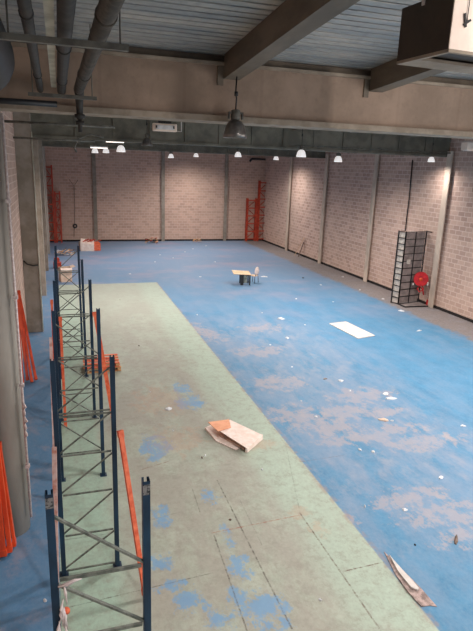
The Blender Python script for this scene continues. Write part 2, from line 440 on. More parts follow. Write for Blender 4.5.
# wall columns: H sections with a recessed web
def hcol_right(y, n):
    b = MB(); X0 = XR-.17
    b.box((X0, y, 0), (X0+.035, y+.36, 7.0)); b.box((X0+.035, y+.16, 0), (XR, y+.20, 7.0))
    struct(b.build('trim_%d' % n, 'steel_grey'))
for y in (14.85, 20.75, 26.7, 32.65, 38.45): hcol_right(y, n); n += 1
def hcol_back(x, n):
    b = MB(); Y0 = YB-.17
    b.box((x-.10, Y0, 0), (x+.17, Y0+.035, 7.0)); b.box((x-.02, Y0+.035, 0), (x+.02, YB, 7.0))
    struct(b.build('trim_%d' % n, 'concrete'))
for x in (2.52, 7.8, 13.0): hcol_back(x, n); n += 1
# left side pilasters
def pil(y, x1, dy, n, mat='concrete', z=7.5):
    o = struct(MB().box((XL, y, 0), (x1, y+dy, z), bevel=.01).build('trim_%d' % n, mat)); return o
pil(20.2, -.82, .6, n); n += 1
pil(26.0, -.80, .6, n); n += 1
pil(32.2, -.80, .5, n); n += 1
pil(38.3, -.80, .5, n, 'concrete_lt'); n += 1
# strap and thin conduit on the first pilaster
cd = MB(); cd.tube([(-.80, 20.17, 0.02), (-.80, 20.17, 6.9)], .02, 6)
tag(cd.build('conduit', 'tray'), 'thin pale conduit running up the edge of the first square pilaster', 'conduit')
st = MB(); st.tube([(XL+.03, 20.16, 2.62), (-1.2, 20.15, 2.5), (-1.0, 20.15, 2.44), (-.84, 20.17, 2.46)], .025, 6)
tag(st.build('cable', 'pipe_dk'), 'dark sagging cable strapped across the square pilaster', 'cable')

# the round column in the left foreground
rc = MB(); rc.tube([(-1.025, 8.70, 0), (-1.025, 8.70, 6.7)], .29, 28)
struct(rc.build('trim_%d' % n, 'concrete_lt'), 'round pale grey column at the left foreground'); n += 1
cd = MB(); cd.tube([(-.70, 8.52, .28), (-.70, 8.52, 6.6)], .02, 8)
for z in (1.2, 2.6, 4.0, 5.4): cd.box((-.735, 8.485, z), (-.665, 8.555, z+.05))
tag(cd.build('conduit', 'film'), 'thin pale conduit clipped to the side of the round grey column', 'conduit')
fl_ = MB()
for k in range(5):
    a = random.uniform(-1, 1)
    fl_.tube([(-.70, 8.48, 1.75+.12*k), (-.665+.02*a, 8.46, 1.80+.12*k), (-.68, 8.47, 1.86+.12*k)], [.012, .02, .008], 6)
tag(fl_.build('plastic_film', 'film'), 'torn white plastic film caught on the conduit of the round column', 'plastic')

# ------------------------------------------------------------------ services under the roof, upper left
def run(name, label, cat, x, z, r_, y0, y1, mat, seg=16, group=None, x1=None, rings=0):
    b = MB(); x1 = x if x1 is None else x1
    b.tube([(x, y0, z), (x1, y1, z)], r_, seg)
    for k in range(rings):
        f = (k+.5)/rings; b.tube([(x+(x1-x)*f, y0+(y1-y0)*f-.03, z), (x+(x1-x)*f, y0+(y1-y0)*f+.03, z)], r_*1.12, seg)
    return tag(b.build(name, mat), label, cat, group)
run('pipe', 'dark pipe under the roof, leftmost of the three running over the racks', 'pipe', -.13, 6.98, .045, 0, GY-.1, 'pipe_dk', rings=3, x1=-.2)
run('pipe', 'thick dark pipe under the roof beside the pale cable tray', 'pipe', .10, 6.98, .06, 0, GY-.1, 'pipe_dk', rings=4, x1=.09)
run('pipe', 'thick lagged pipe under the roof, nearest the middle of the hall', 'pipe', .40, 6.98, .07, 0, GY-.46, 'pipe', rings=3, x1=.32)
# valve and drop at the pipe end
v = MB(); v.tube([(.32, GY-.455, 6.98), (.33, GY-.33, 6.93), (.33, GY-.2, 6.78), (.33, GY-.18, 6.60)], [.07, .065, .05, .045], 12)
v.lathe([(.0, 6.62), (.075, 6.62), (.075, 6.67), (.0, 6.67)], (.33, GY-.18, 0), 12)
v.tube([(.27, GY-.2, 6.55), (.39, GY-.2, 6.55)], .03, 8); v.tube([(.33, GY-.18, 6.6), (.33, GY-.18, 6.42)], .03, 8)
tag(v.build('valve', 'pipe_dk'), 'dark valve hanging at the end of the lagged pipe before the girder', 'valve')
t_ = MB(); t_.box((-.045, 0, 7.02), (.015, GY-.1, 7.03)); t_.box((-.05, 0, 7.02), (-.045, GY-.1, 7.10)); t_.box((.015, 0, 7.02), (.02, GY-.1, 7.10))
tag(t_.build('cable_tray', 'tray'), 'narrow pale cable tray between two dark pipes under the roof', 'cable tray')
def strut(y, x0, x1, z, label):
    t = thing('pipe_hanger', label, 'hanger', ((x0+x1)/2, y, z))
    MB().box((x0-(x0+x1)/2, -.03, -.045), (x1-(x0+x1)/2, .03, .0)).build('channel', 'strut', t)
    for x in (x0+.06, x1-.06):
        MB().tube([(x-(x0+x1)/2, 0, 0), (x-(x0+x1)/2, 0, zroof(y)-z)], .008, 6).build('rod', 'strut', t)
strut(4.62, -.36, .55, 6.87, 'steel channel hanger carrying the pipes nearest the camera')
strut(8.2, -.34, .54, 6.86, 'steel channel hanger carrying the pipes just before the girder')
# black elbow duct
b = MB(); b.tube([(-.64, 1.0, 7.02), (-.63, 3.5, 7.02), (-.62, 6.3, 7.0), (-.64, 6.7, 6.99), (-.70, 7.1, 6.97), (-.80, 7.4, 6.94), (-.95, 7.6, 6.90), (XL+.16, 7.68, 6.88)], .25, 24)
tag(b.build('duct', 'blackduct'), 'round black duct bending into the left wall below the roof', 'duct')
b = MB(); b.tube([(XL+.02, 8.3, 6.74), (.02, 8.3, 6.74)], .04, 10)
tag(b.build('pipe', 'black'), 'black horizontal pipe across the top of the round column', 'pipe')
b = MB(); b.tube([(XL+.02, 7.9, 6.45), (-1.0, 8.0, 6.56), (-.98, 8.0, 6.72)], .014, 6)
tag(b.build('conduit', 'tray'), 'thin bent conduit at the top of the left wall', 'conduit')
for (z, y, x0, x1, nm) in ((6.62, 10.6, -.9, 1.0, 'upper'), (6.45, 13.2, -.9, .8, 'lower')):
    b = MB(); b.tube([(x0, y, z), (x1, y, z)], .022, 8)
    tag(b.build('conduit', 'strut'), 'thin grey conduit beyond the girder at the left, the %s one' % nm, 'conduit')
b = MB(); b.tube([(1.0, 13.27, 6.55), (.7, 13.27, 6.6), (.45, 13.27, 6.5), (.35, 13.27, 6.3), (.4, 13.27, 6.2)], .02, 8)
tag(b.build('cable', 'strut'), 'thin looped cable hanging beyond the girder below the valve', 'cable')

# white-faced ventilation box, upper right
vb = thing('ventilation_unit', 'cream fronted box unit with shade-darkened side hung under the roof at the right', 'ventilation unit', (3.62, 4.88, 7.17), R(5))
W, D, HH = 1.25, .78, .50
MB().box((0, .012, .0), (.015, D, HH)).build('side_panel', 'ductside_shade', vb)
MB().box((W-.015, .012, .0), (W, D, HH)).build('side_panel', 'ductside_shade', vb)
MB().box((.015, D-.015, .0), (W-.015, D, HH)).build('back_panel', 'ductside_shade', vb)
MB().box((0, .0, HH), (W, D, HH+.015)).build('top_panel', 'ductside_shade', vb)
fp = MB().box((0, 0, .0), (W, .012, HH)).build('front_panel', 'cream', vb)
la = MB(); la.bar((.13, -.012, .22), (.21, -.012, .27), .012, .02); la.bar((.13, -.012, .32), (.16, -.012, .2), .012, .02); la.bar((.165, -.014, .25), (.165, -.014, HH), .006, .006)
la.build('latch', 'black', fp)
rim = MB(); rim.box((0, 0, -.03), (W, .05, 0)); rim.box((0, D-.32, -.03), (W, D, 0)); rim.box((0, .05, -.03), (.05, D-.32, 0)); rim.box((W-.05, .05, -.03), (W, D-.32, 0))
rim.build('bottom_rim', 'flange', vb)
MB().box((.05, .05, .02), (W-.05, D-.32, .03)).build('grille', 'ductside_shade', vb)
for x in (.3, .95):
    MB().bar((x, D*.5, HH+.015), (x, D*.5, HH+.28), .014, .014).build('hanger_rod', 'strut', vb)
MB().box((-.012, .42, HH-.03), (0, .46, HH+.05)).build('bracket', 'white', vb)

# ------------------------------------------------------------------ high-bay lamps
def make_lamp(r_=.19, body='alu', lit=True):
    t = thing('high_bay_lamp', 'x', 'lamp', (0, 0, 0))
    sh = MB(); sh.lathe([(.045, .27), (.10, .25), (.15, .18), (.185, .06), (r_, 0), (r_-.012, 0), (.17, .06), (.14, .17), (.09, .235), (.0, .24)], seg=24)
    sh.build('shade', body, t)
    MB().cap(.166, .045, seg=24).build('lens', 'lit', t)
    MB().lathe([(0, .27), (.07, .27), (.075, .30), (.075, .40), (.055, .42), (0, .42)], seg=16).build('ballast', 'strut', t)
    MB().box((-.12, -.03, .36), (.12, .03, .385)).box((-.12, -.03, .28), (-.10, .03, .385)).box((.10, -.03, .28), (.12, .03, .385)).build('bracket', 'strut', t)
    return t
def add_cord(t, L, mat='black'):
    b = MB(); b.tube([(0, 0, .42), (.008, 0, .42+L*.35), (-.01, 0, .42+L*.5), (0, 0, .42+L)], .012, 6)
    b.tube([(0, 0, .42+L*.42), (0, 0, .42+L*.55)], .03, 8)
    b.build('cord', mat, t)
ENERGY = 420
def lamp_light(p, e=1.0, ang=168, lam=None):
    ld = bpy.data.lights.new('lamp_light', 'SPOT'); ld.energy = ENERGY*e; ld.spot_size = R(ang); ld.spot_blend = 1.0
    ld.shadow_soft_size = .15; ld.color = (1, .93, .87)
    lo = bpy.data.objects.new('lamp_light', ld); col.objects.link(lo); lo.location = (0, 0, -.02); lo.parent = p
main = make_lamp(); white = make_lamp(body='bell')
LAMPS = [  # px, py of the rim, distance Y, body, label, power
 (236, 138, 8.70, 0, 'large grey bell lamp hanging from the roof beam in front of the girder', 1.0),
 (301, 157, 20.3, 1, 'white bell lamp on a cord right of the hall centre, nearest of the white ones', 1.6),
 (338, 162, 24.0, 1, 'white bell lamp hanging before the right wall, second from the right', 1.2),
 (431, 162, 21.2, 2, 'bare lamp high beside the hose reel wall, farthest to the right', .3),
 (238, 157, 30.0, 1, 'small bell lamp hanging straight beyond the large grey one', 1.6),
 (196, 157, 41.5, 1, 'tiny bell lamp in front of the back wall, near its middle', 1.2),
 (171, 158, 38.0, 1, 'tiny bell lamp in front of the back wall, just right of a column', 1.4),
 (147, 146, 20.3, 3, 'dark bell lamp hanging below the cream box light', .5),
 (121, 152, 24.6, 1, 'white bell lamp under a short white tube over the racks', 1.6),
 (106, 153, 34.0, 1, 'small bell lamp over the racks, right one of a pair', 1.0),
 (95, 153, 34.0, 1, 'small bell lamp over the racks, left one of a pair', .6),
 (357, 130, 15.2, 4, 'lit lamp peeping out below the girder at the right', 1.6),
 (276, 160, 37.0, 1, 'small tilted lamp by the back right corner', 1.0),
]
first = {0: True, 1: True}
for (px, py, Y, b, lab, e) in LAMPS:
    p = onY(px, py, Y)
    if b == 4: p.z = 7.12
    src = white if b in (1, 2) else main
    key = 1 if b in (1, 2) else 0
    if first[key]: o = src; first[key] = False
    else:
        o = copy_tree(src)
        for k in kids(o):
            if k.name.startswith('cord') or k.type == 'LIGHT': bpy.data.objects.remove(k)
    o.location = p; o['label'] = lab; o['group'] = 'high bay lamps hanging from the roof'
    if b == 2: o.scale = (.8, .8, .8)
    top = zroof(Y) if Y > GY else zroof(Y)-.36
    if b == 0: o.location.x = 2.68
    L = max(.06, (top-.01-p.z)/o.scale[0]-.42); add_cord(o, L)
    lamp_light(o, e*(1.35 if Y > 29 else 1.75 if Y > 18 else 1))
# the same lamps hang above the near bays, outside the frame
for x, y, e in ((8.6, 8.2, 2.0), (13.2, 9.6, 2.4), (9.0, 2.6, 2.2), (2.6, 1.2, 1.8), (12.6, 14.6, 2.4), (.3, 11.6, .0)):
    if e == 0: continue
    o = copy_tree(main)
    for k in kids(o):
        if k.name.startswith('cord') or k.type == 'LIGHT': bpy.data.objects.remove(k)
    o.location = (x, y, 6.75); o['label'] = 'grey bell lamp of the near bays above and beside the camera'
    o['group'] = 'bell lamps over the near bays'
    add_cord(o, .3); lamp_light(o, e)

# fluorescent battens and cream box light
def batten(p, L, label, rx=.05):
    t = thing('strip_light', label, 'light', p)
    MB().box((-L/2, -.05, .02), (L/2, .05, .09), bevel=.008).build('housing', 'lampwhite', t)
    MB().tube([(-L/2+.02, 0, 0), (L/2-.02, 0, 0)], .022, 10).build('tube', 'tube', t)
    for x in (-L/2+.1, L/2-.1): MB().tube([(x, 0, .09), (x, 0, zroof(p[1])-p[2])], .006, 6).build('rod', 'strut', t)
    return t
p = onY(168, 117, 11.6); batten(p, 1.35, 'lit white strip light behind the cream box light under the girder')
p = onY(115, 142, 22.6); batten(p, .72, 'short lit strip light over the racks beside a white bell lamp')
p = onY(99, 148, 30.5); batten(p, .9, 'farther strip light over the racks above the pair of small lamps')
p = onY(272, 148.5, 26.0); batten(p, 1.0, 'thin strip light near the far right corner beyond the bell lamp')
p0 = onY(153, 121, 10.4); p1 = onY(177, 132, 10.4)
t = thing('floodlight', 'cream box light with two dark clips hanging under the strip light', 'light', ((p0.x+p1.x)/2, 10.4, p1.z))
wd, hg = p1.x-p0.x, p0.z-p1.z-.03
MB().box((-wd/2, 0, 0), (wd/2, .10, hg), bevel=.01).build('housing', 'cream', t)
MB().box((-wd/2+.05, -.012, .03), (wd/2-.05, 0, hg-.03)).build('glass', 'lampwhite', t)
for s in (-1, 1): MB().box((s*wd*.36-.012, -.02, .05), (s*wd*.36+.012, -.012, hg-.04)).build('clip', 'black', t)
b = MB(); b.tube([(wd/2, .05, hg*.1), (wd/2+.09, .05, hg*.1), (wd/2+.09, .05, hg+.05), (wd/2+.02, .05, hg+.1)], .007, 6).build('bracket', 'white', t)
b = MB(); b.tube([(-.1, .05, hg), (-.1, .05, 7.69-p1.z)], .01, 6); b.box((-.12, .03, hg), (.12, .07, hg+.06)); b.build('mount', 'black', t)
p = onY(470, 147, 15.0)
t = MB().box((p.x-.1, 15.0, p.z-.1), (p.x+.9, 15.3, p.z+.14), bevel=.01)
tag(t.build('ventilation_unit', 'cream'), 'pale box hanging below the girder at the right edge', 'ventilation unit')
b = MB(); b.tube([(15.1, YB-.3, 6.72), (16.3, YB-.3, 6.72)], .08, 10)
b.tube([(15.1, YB-.3, 6.72), (14.95, YB-.3, 6.5)], .09, 10)
tag(b.build('pipe', 'black'), 'black pipe along the top of the back wall at the right corner', 'pipe')
b = MB(); b.tube([(8.9, 20.9, 6.92), (XR-.02, 20.9, 6.92)], .02, 6)
tag(b.build('conduit', 'strut'), 'thin conduit along the second girder', 'conduit')

# ------------------------------------------------------------------ pallet racking uprights
HP = 3.42
def rack(y, xl, xr, flip, label, shift=0.0):
    t = thing('rack_frame', label, 'rack frame', ((xl+xr)/2, y, 0), 0, 'row of navy pallet rack end frames')
    hx = (xr-xl)/2; hp = 3.35 if y < 5 else HP
    for s in (-1, 1):
        b = MB(); x = s*hx
        # open C-shaped section: web plus two returns and lips
        k = .033
        b.box((x-k, -.035, .012), (x+k, -.030, hp)); b.box((x-k, -.030, .012), (x-k+.005, .045, hp)); b.box((x+k-.005, -.030, .012), (x+k, .045, hp))
        b.box((x-k+.005, .040, .012), (x-k+.02, .045, hp)); b.box((x+k-.02, .040, .012), (x+k-.005, .045, hp))
        up = b.build('upright', 'navy', t)
        MB().box((x-.065, -.06, 0), (x+.065, .07, .012)).build('foot_plate', 'navy', t)
        if abs(y-4.25) < .01: MB().box((x-.032, -.038, hp-.13), (x+.032, -.0355, hp-.03)).build('end_label', 'cap', up)
    lev = [.06, .66, 1.34, 1.97, 2.62]
    for z in lev:
        z += shift
        if z < .03: continue
        MB().bar((-hx+.045, 0, z), (hx-.045, 0, z), (.026 if y < 5 else .02), (.03 if y < 5 else .022), ext=-.002).build('brace', 'galv', t)
    if y > 5: MB().bar((-hx+.045, .022, lev[-1]+shift-.055), (hx-.045, .022, lev[-1]+shift-.055), .012, .03).build('brace', 'galv', t)
    tops = [.62, 1.30, 1.93, 2.58, 3.26]; bots = [.10, .70, 1.38, 2.01, 2.66]
    for a, c in zip(bots, tops):
        a += shift; c += shift; c = min(c, 3.3)
        if flip: P, Q = (-hx+.03, -.01, c), (hx-.03, -.01, a)
        else: P, Q = (-hx+.03, .01, a), (hx-.03, .01, c)
        if a < .05: continue
        MB().bar(P, Q, .02, (.032 if y < 5 else .02), up=(0, 1, 0)).build('diagonal_brace', 'galv', t)
    return t
F = [(4.25, -.20, .60, True, 'rack end frame nearest the camera, first of the row, with speckled label on its post', -.14),
     (7.34, -.20, .585, False, 'navy rack end frame with worn orange beam on its right post, second from camera', 0),
     (9.99, -.21, .57, True, 'navy rack end frame, third from the camera, just before the slats on the floor', -.1),
     (12.65, -.21, .56, False, 'navy rack end frame, fourth from the camera, level with the stacked slats', 0),
     (15.45, -.21, .49, True, 'navy rack end frame, fifth from the camera, beyond the stacked slats', -.1),
     (18.1, -.21, .48, False, 'farthest navy rack end frame at the end of the row', 0)]
for a in F: rack(*a)

# ------------------------------------------------------------------ loose orange rack beams
def ibeam(p, q, w, h, name, label, mat='orange', group=None, endplate=True, cat='beam'):
    p, q = Vector(p), Vector(q)
    t = thing(name, label, cat, p, 0, group)
    d = q-p
    b = MB(); b.bar((0, 0, 0), d, w, h)
    bo = b.build('rail', mat, t)
    if endplate:
        n_ = d.normalized()
        for s in (0.0, 1.0):
            c = d*s + n_*(.05 if s == 0 else -.05)
            MB().bar(c-n_*.05, c+n_*.05, w*1.25, h*1.15).build('end_bracket', mat, t)
    return t
# leaning on rack posts
ibeam((.90, 6.55, .06), (.665, 7.26, 2.32), .065, .05, 'rack_beam', 'worn orange rack beam leaning on the right post of the second frame', 'orange_worn')
ibeam((.98, 12.3, .06), (.64, 12.58, 2.68), .09, .05, 'rack_beam', 'orange rack beam leaning on the right post of the fourth frame', 'orange_worn')
ibeam((-.30, 6.75, .05), (-.235, 7.245, 2.18), .06, .04, 'board', 'long pale pink board leaning on the left post of the second frame', 'pink', endplate=False, cat='board')
ibeam((-.33, 9.35, .05), (-.275, 9.90, 2.95), .05, .04, 'board', 'pale orange board leaning outside the left post of the third frame', 'pink', endplate=False, cat='board')
ibeam((-.12, 12.2, .05), (-.12, 12.58, 2.6), .06, .04, 'rack_beam', 'orange rack beam standing inside the left post of the fourth frame', 'orange_worn')
ibeam((-.31, 12.35, .05), (-.285, 12.6, 3.0), .05, .05, 'rack_beam', 'thin orange beam outside the left post of the fourth frame', 'orange_worn')
# leaning on the left wall beyond the round column
LB = [(-1.22, 15.2, -1.30, 16.1, 2.15, .07), (-1.10, 15.35, -1.285, 16.3, 2.28, .07), (-.98, 15.2, -1.285, 16.55, 2.2, .06), (-.88, 15.35, -1.28, 16.8, 2.3, .06)]
lbl = ['orange rack beam against the left wall, nearest the wall of the far bundle', 'orange rack beam against the left wall, second of the far bundle',
       'orange rack beam against the left wall, third of the far bundle', 'orange rack beam against the left wall, outermost of the far bundle']
for (x0, y0, x1, y1, z, w), L in zip(LB, lbl):
    ibeam((x0, y0, .05), (x1, y1, z), w, .09, 'rack_beam', L, 'orange', 'orange beams leaning on the left wall')
# big ones in front of the round column
NB = [(-1.24, 8.05, -1.27, 8.12, 2.75, .09), (-1.12, 7.95, -1.18, 8.18, 2.6, .13), (-1.005, 8.02, -1.10, 8.26, 2.25, .06), (-.945, 8.15, -1.06, 8.30, 1.8, .04)]
lbl = ['large orange beam leaning before the round column, nearest the wall', 'large orange beam leaning before the round column, second from the wall',
       'orange beam leaning before the round column, third from the wall', 'thin orange beam leaning before the round column, farthest from the wall']
for (x0, y0, x1, y1, z, w), L in zip(NB, lbl):
    ibeam((x0, y0, .06), (x1, y1, z), w, .10, 'rack_beam', L, 'orange', 'orange beams leaning before the round column')

# orange upright frames stored against the back wall
def ladder(x, y, w, h, n, label, mat='orange_dk', dpt=.28, group=None):
    t = thing('orange_frame', label, 'rack frame', (x, y, 0), 0, group)
    for sy in (0, dpt):
        for s in (-1, 1):
            MB().box((s*w/2-.055, sy-.03, 0), (s*w/2+.055, sy+.03, h)).build('upright', mat, t)
    for k in range(n):
        z = .15+(h-.35)*k/(n-1)
        MB().box((-w/2+.05, -.02, z), (w/2-.05, .0, z+.09)).build('crossbar', mat, t)
        if k < n-1:
            z2 = .15+(h-.35)*(k+1)/(n-1)
            a, b = (-w/2+.05, z+.06), (w/2-.05, z2)
            if k % 2: a, b = (-w/2+.05, z2), (w/2-.05, z+.06)
            MB().bar((a[0], dpt-.0, a[1]), (b[0], dpt-.0, b[1]), .05, .06, up=(0, 1, 0)).build('diagonal_brace', mat, t)
    return t
YF = YB-.42
a = onY(251, 241, YF); b = onY(261, 241, YF)
ladder(a.x-.02, YF, .78, 3.55, 6, 'low orange ladder frame stored at the back right corner, left one', group='orange frames at the back wall')
ladder(b.x+.07, YF, .76, 5.0, 8, 'tall orange ladder frame stored in the back right corner', group='orange frames at the back wall')
a = onY(51.5, 243, YF-.3); b = onY(59.5, 243, YF-.2)
ladder(a.x+.02, YF-.3, .50, 5.7, 9, 'tall orange ladder frame at the left end of the back wall', group='orange frames at the back wall')
ladder(b.x, YF-.2, .34, 3.8, 7, 'narrow orange ladder frame right of the tall one at the back left', group='orange frames at the back wall')
# thin hanging wire with ring on the back wall
b = MB(); a = onY(74, 186, YB-.06); c = onY(74, 237, YB-.06)
b.tube([a, (a.x-.02, a.y, (a.z+c.z)/2), (c.x, c.y, c.z)], .014, 6); q = onY(75, 226, YB-.06)
b.lathe([(.13+.05*math.cos(k*math.pi/4), .03*math.sin(k*math.pi/4)) for k in range(9)], (q.x, q.y, q.z), 16, 'Y')
b.tube([(a.x-.35, a.y, a.z+.5), (a.x, a.y, a.z), (a.x+.3, a.y, a.z+.45)], .012, 6)
tag(b.build('cable', 'black'), 'thin dark cable with a ring hanging on the back wall at the left', 'cable')

# ------------------------------------------------------------------ litter, cartons, furniture
# flattened cartons
P = lambda px, py, z=0: fl(px, py, z)
def poly(pts, z): return [(fl(a, b, z).x, fl(a, b, z).y) for a, b in pts]
t = thing('flattened_carton', 'pale flattened carton lying on the green strip with a crushed open side', 'carton', P(236, 440))
o = t.location.copy()
def rel(pl): return [(x-o.x, y-o.y) for x, y in pl]
MB().slab(rel(poly([(214, 434), (228, 421), (259, 437), (244, 450)], .0)), .002, .035).build('bottom_sheet', 'carton', t)
MB().slab(rel(poly([(230, 420), (263, 434), (247, 447), (220, 431)], .19)), [.185, .145, .145, .175], [.20, .16, .16, .19]).build('top_sheet', 'carton_lt', t)
w = MB(); q = rel(poly([(247.5, 447.5), (263, 434.5)], .13)); w.slab([q[0], q[1], (q[1][0]-.04, q[1][1]+.02), (q[0][0]-.04, q[0][1]+.02)], .003, .13).build('end_flap', 'carton_lt', t)
MB().slab(rel(poly([(232, 423), (258, 436), (247, 445), (224, 432)], .10)), .036, .125).build('gap_shade_fill', 'core', t)  # dark slab carries the shade of the open gap between the sheets
w = MB(); rnd = random.Random(2)
e0, e1 = Vector(rel(poly([(221, 433)], .05))[0]), Vector(rel(poly([(246, 448)], .05))[0])
for k in range(6):
    a_ = e0.lerp(e1, .08+.16*k); z_ = .04+.012*(k % 3)
    w.bar((a_.x, a_.y+.02, z_), (a_.x+.07, a_.y+.03, z_+.05*rnd.random()+.02), .10, .012)
w.build('torn_fold', 'carton_or', t)
c = MB(); c.slab(poly([(205, 429), (215, 424), (221, 433), (240, 447.5), (236, 449.5), (216, 441)], .02), [.002]*6, [.06, .05, .02, .015, .015, .03])
tag(c.build('cardboard_sheet', 'carton_lt'), 'crumpled pale cardboard sheet sticking out left of the flattened carton', 'cardboard')
c = MB(); c.slab(poly([(208, 422), (229, 419), (231, 427), (218, 431)], .22), [.205]*4, [.22, .215, .215, .22])
tag(c.build('cardboard_sheet', 'carton_or'), 'orange cardboard flap lying over the left end of the flattened carton', 'cardboard')

# white panel on blue floor
c = MB(); c.slab([tuple(fl(a, b)[:2]) for a, b in [(329, 324), (346, 322), (375, 336), (358, 339)]], .002, .03)
tag(c.build('panel', 'white'), 'large white rectangular panel lying flat on the blue floor', 'panel')

# splintered plank beside the green strip
t = thing('splintered_plank', 'splintered plank with a white strip along the edge of the green area', 'plank', P(410, 585))
o = t.location.copy()
MB().slab(rel(poly([(384, 552), (392, 560), (421, 590), (437, 607), (430, 606), (421, 607), (407, 592), (396, 576)], 0)), .002, [.01, .02, .03, .01, .01, .02, .03, .02]).build('core', 'splinter', t)
MB().slab(rel(poly([(389, 555), (392, 559), (419, 589), (417, 590.5), (411, 588), (398, 572)], .03)), .025, .05).build('white_strip', 'white', t)

# small table
tp = P(243.5, 284.2)
t = thing('table', 'small table with a tilted pale wooden top on the blue floor', 'table', tp, R(-8))
MB().box((-.60, -.32, .60), (.34, .42, .635), rot=Euler((R(5), R(3), 0)), bevel=.008).build('tabletop', 'woodlt', t)
MB().box((-.20, -.26, .0), (-.05, -.16, .58)).build('leg', 'black', t)
for x, y in ((.29, -.22), (-.15, .30), (.29, .30)):
    MB().box((x-.03, y-.03, 0), (x+.03, y+.03, .585)).build('leg', 'black', t)
MB().box((-.04, -.23, .12), (.14, -.205, .55)).build('modesty_panel', 'galv', t)
MB().box((-.05, -.23, .50), (.26, -.20, .56)).build('apron', 'black', t)
tt = thing('chair', 'small chair with a pale rounded backrest pushed in beside the table', 'chair', P(253.6, 282.6), R(40))
b = MB(); b.lathe([(0, 0), (.22, 0), (.23, .012), (.22, .025), (0, .025)], (0, 0, .0), 16, 'Y')
bo = b.build('backrest', 'carton_lt', tt); bo.location = (0, -.19, .66)
MB().box((-.19, -.17, .38), (.19, .19, .41), bevel=.01).build('seat', 'woodlt', tt)
for x, y in ((-.17, -.16), (.17, -.16), (-.17, .17), (.17, .17)):
    MB().tube([(x, y, .38), (x*1.1, y*1.1, 0.006)], .015, 8).build('leg', 'black', tt)
for x in (-.12, .12): MB().tube([(x, -.175, .40), (x, -.18, .58)], .012, 8).build('back_post', 'black', tt)

# stacked slats / pallet pieces by the fourth frame
sp_ = P(105, 376)
for k in range(2):
    z = .145*k
    t = thing('pallet', ['lower', 'upper'][k]+' pallet of the low stack beside the fifth rack frame', 'pallet', (.98-.03*k, 16.05+.02*k, z), R(2-3*k), 'stacked pallets beside the racks')
    mt = 'wood' if k != 1 else 'orange_worn'
    for y in (-.36, -.12, .12, .36): MB().box((-.52, y-.045, .115), (.52, y+.045, .137)).build('deck_board', mt, t)
    for x in (-.46, 0, .46): MB().box((x-.045, -.40, .022), (x+.045, .40, .114)).build('bearer', 'wood', t)
    for y in (-.34, .34): MB().box((-.52, y-.05, 0.001), (.52, y+.05, .021)).build('bottom_board', mt, t)
# dropped carton under racks (far)
t = thing('cardboard_box', 'brown cardboard box standing on the floor beyond the last rack', 'box', P(65.5, 281), R(12))
bx = MB(); w_, d_, h_ = .28, .28, .72
bx.box((-w_, -d_, 0), (w_, -d_+.012, h_)); bx.box((-w_, d_-.012, 0), (w_, d_, h_)); bx.box((-w_, -d_+.012, 0), (-w_+.012, d_-.012, h_)); bx.box((w_-.012, -d_+.012, 0), (w_, d_-.012, h_)); bx.box((-w_+.012, -d_+.012, 0), (w_-.012, d_-.012, .012))
bx.build('carton_body', 'carton', t)
MB().slab([(-w_, -d_), (w_, -d_), (w_, -d_-.2), (-w_, -d_-.2)], [h_, h_, h_-.12, h_-.12], [h_+.01, h_+.01, h_-.11, h_-.11]).build('flap', 'carton_lt', t)
MB().slab([(w_, -d_), (w_, d_), (w_+.2, d_), (w_+.2, -d_)], [h_, h_, h_+.06, h_+.06], [h_+.01, h_+.01, h_+.07, h_+.07]).build('flap', 'carton', t)

# rubbish heap bag by the back wall
rb = P(90.5, 251)
t = thing('rubbish_pile', 'heap of cartons with orange sheeting piled before the back wall', 'rubbish', (rb.x, rb.y+.4, 0))
MB().slab([(-.66, -.42), (.25, -.5), (.3, .35), (-.6, .35)], 0.0, [.60, .45, .66, .8]).build('carton', 'carton_lt', t)
MB().slab([(.0, -.46), (.70, -.38), (.66, .2), (.05, .3)], .02, [.42, .5, .55, .6]).build('orange_sheet', 'orange_worn', t)
MB().box((-.70, .0, .0), (-.3, .5, .55), rot=Euler((0, R(8), R(20)))).build('carton', 'carton', t)
w = MB()
for k in range(9):
    a_ = random.uniform(-.55, .4); w.bar((a_, random.uniform(-.3, .3), .62), (a_+random.uniform(.1, .45), random.uniform(-.3, .3), .72+random.uniform(0, .16)), .06, .03)
w.build('loose_strips', 'orange_dk', t)
def heap(px, py, wpx, mats, name, label, cat, n_, hgt=.3, seed=1):
    rnd = random.Random(seed); p = P(px, py); L = (P(px+wpx/2, py)-P(px-wpx/2, py)).length
    t = thing(name, label, cat, p)
    by = {m_: MB() for m_ in mats}
    for k in range(n_):
        x = rnd.uniform(-L/2, L/2)*.8; y = rnd.uniform(-.35, .35); z = .03+rnd.random()*hgt*(1-abs(x)/L*1.4)*.8
        a_ = rnd.uniform(-.6, .6); l_ = rnd.uniform(.15, .4)*L*.6; dz = rnd.uniform(-.02, .12)
        by[mats[k % len(mats)]].bar((x-l_/2*math.cos(a_), y-l_/2*math.sin(a_), max(.02, z)), (x+l_/2*math.cos(a_), y+l_/2*math.sin(a_), max(.02, z+dz)), rnd.uniform(.05, .14), .03)
    for m_, b_ in by.items(): b_.build('loose_pieces', m_, t)
    return t
heap(65, 255, 22, ['wood', 'paper', 'carton', 'wooddk'], 'debris_pile', 'pile of broken wood and paper on the floor beside the heaped cartons', 'debris', 36, .55, 3)
heap(151, 243, 17, ['wood', 'orange_dk', 'wooddk', 'carton'], 'debris_pile', 'low brown heap of wood scraps at the foot of the back wall', 'debris', 34, .6, 4)
heap(197, 242, 11, ['wood', 'woodlt'], 'debris_pile', 'small pale heap of scraps against the middle of the back wall', 'debris', 14, .25, 5)
